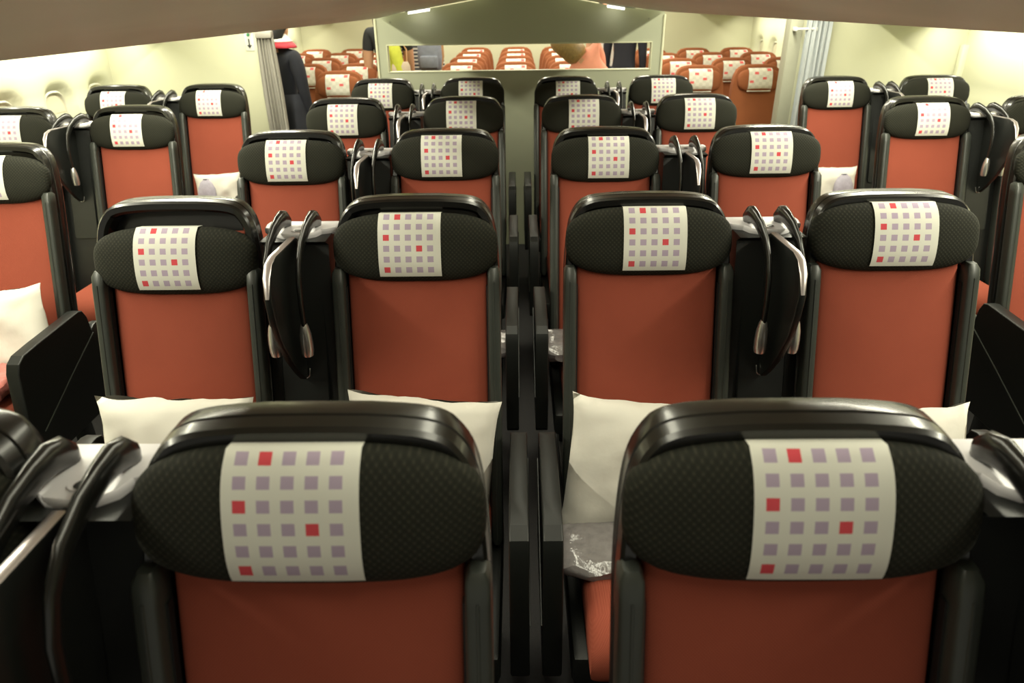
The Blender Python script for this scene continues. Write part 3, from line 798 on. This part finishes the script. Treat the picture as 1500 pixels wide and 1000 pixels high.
tag(bp, 'grey blue denim backpack on the striped person, seen in the slot', 'backpack')
mb = MB(); hb = empty('shoulder_bag', (-.985, 6.00, 1.06)); mb.loft([[(x, y, z) for x, y in superell(a, b, 3, 20)] for z, a, b in ((0, .07, .03), (.02, .085, .04), (.14, .075, .035), (.17, .06, .015))]); mb.build('bag', 'beigebag', hb, 50)
mb = MB(); mb.tube([(-.05, 0, .16), (-.06, .02, .26), (0, .05, .33), (.05, .02, .26), (.05, 0, .16)], .006, 8); mb.build('strap', 'tan', hb, 50); tag(hb, 'small beige shoulder bag hanging by the lime green jacket', 'bag')
person('person in a salmon pink top with dark blond hair, bending left in the slot', (.81, 5.62, 0), PI, dict(top='pink', fore='skin', pants='jeans'), 1.70, lean=.10, side=.85, hair='blond', hairlen='long', arms=((-.75, .3), (.6, .3)), headnod=.15)
person('person in a dark navy coat standing in the right aisle, seen in the slot', (1.07, 7.62, 0), PI*.85, dict(top='navy', fore='navy', pants='jeans'), 1.74, hair='hair')
person('person in a white shirt far back in the right aisle, seen in the slot', (.98, 8.55, 0), 0, dict(top='white', fore='skin', pants='jeans'), 1.70, hair='brownhair')

# ------------------------------------------------------------------ light
def area(name, loc, rot, sx, sy, power, col=(1, .93, .74)):
    l = bpy.data.lights.new(name, 'AREA'); l.shape = 'RECTANGLE'; l.size = sx; l.size_y = sy; l.energy = power; l.color = col
    o = bpy.data.objects.new(name, l); COL.objects.link(o); o.location = loc; o.rotation_euler = rot; return o
WARM = (1, .97, .76)
for s in (-1, 1):
    area('aisle_ceiling_light', (s*1.62, 2.6, 1.97), (0, s*.15, 0), .10, 4.7, 105, WARM)
    X = XL+.22 if s < 0 else XR-.22
    area('sidewall_light', (X, 3.2, 1.52), (0, -s*.45, 0), .06, 3.4, 24, (1, .97, .82))
    area('aft_aisle_light', (s*1.2, 7.4, 2.12), (0, 0, 0), .25, 4.2, 60, (1, .94, .74))
    area('aft_sidewall_light', (XL+.25 if s < 0 else XR-.25, 7.4, 1.47), (0, -s*.45, 0), .06, 4.0, 22, (1, .96, .78))
area('aft_centre_light', (0, 7.4, 2.12), (0, 0, 0), .25, 4.2, 45, (1, .94, .74))
area('added_centre_fill', (0, 1.55, 1.785), (0, 0, 0), .20, 2.7, 17, WARM)  # unseen fill lamp added to brighten the rows under the centre bins
W = bpy.data.worlds.new('World'); SC.world = W; W.use_nodes = True
W.node_tree.nodes['Background'].inputs[0].default_value = (.75, .72, .60, 1); W.node_tree.nodes['Background'].inputs[1].default_value = .50

# ------------------------------------------------------------------ camera
p, y, r_ = .4603, -.0136, .0137
fw = Vector((math.sin(y)*math.cos(p), math.cos(y)*math.cos(p), -math.sin(p))); rt = Vector((math.cos(y), -math.sin(y), 0)); dn = fw.cross(rt)
rt2 = rt*math.cos(r_)+dn*math.sin(r_); dn2 = -rt*math.sin(r_)+dn*math.cos(r_)
cam = bpy.data.cameras.new('Camera'); co = bpy.data.objects.new('Camera', cam); COL.objects.link(co)
mt = Matrix((rt2, -dn2, -fw)).transposed().to_4x4(); mt.translation = (-.0261, 0, 1.65); co.matrix_world = mt
cam.sensor_width = 36; cam.lens = 36*1000/1500; cam.clip_start = .01
cam.dof.use_dof = True; cam.dof.focus_distance = 1.75; cam.dof.aperture_fstop = 5.0
SC.camera = co
SC.view_settings.view_transform = 'Standard'; SC.view_settings.exposure = 0
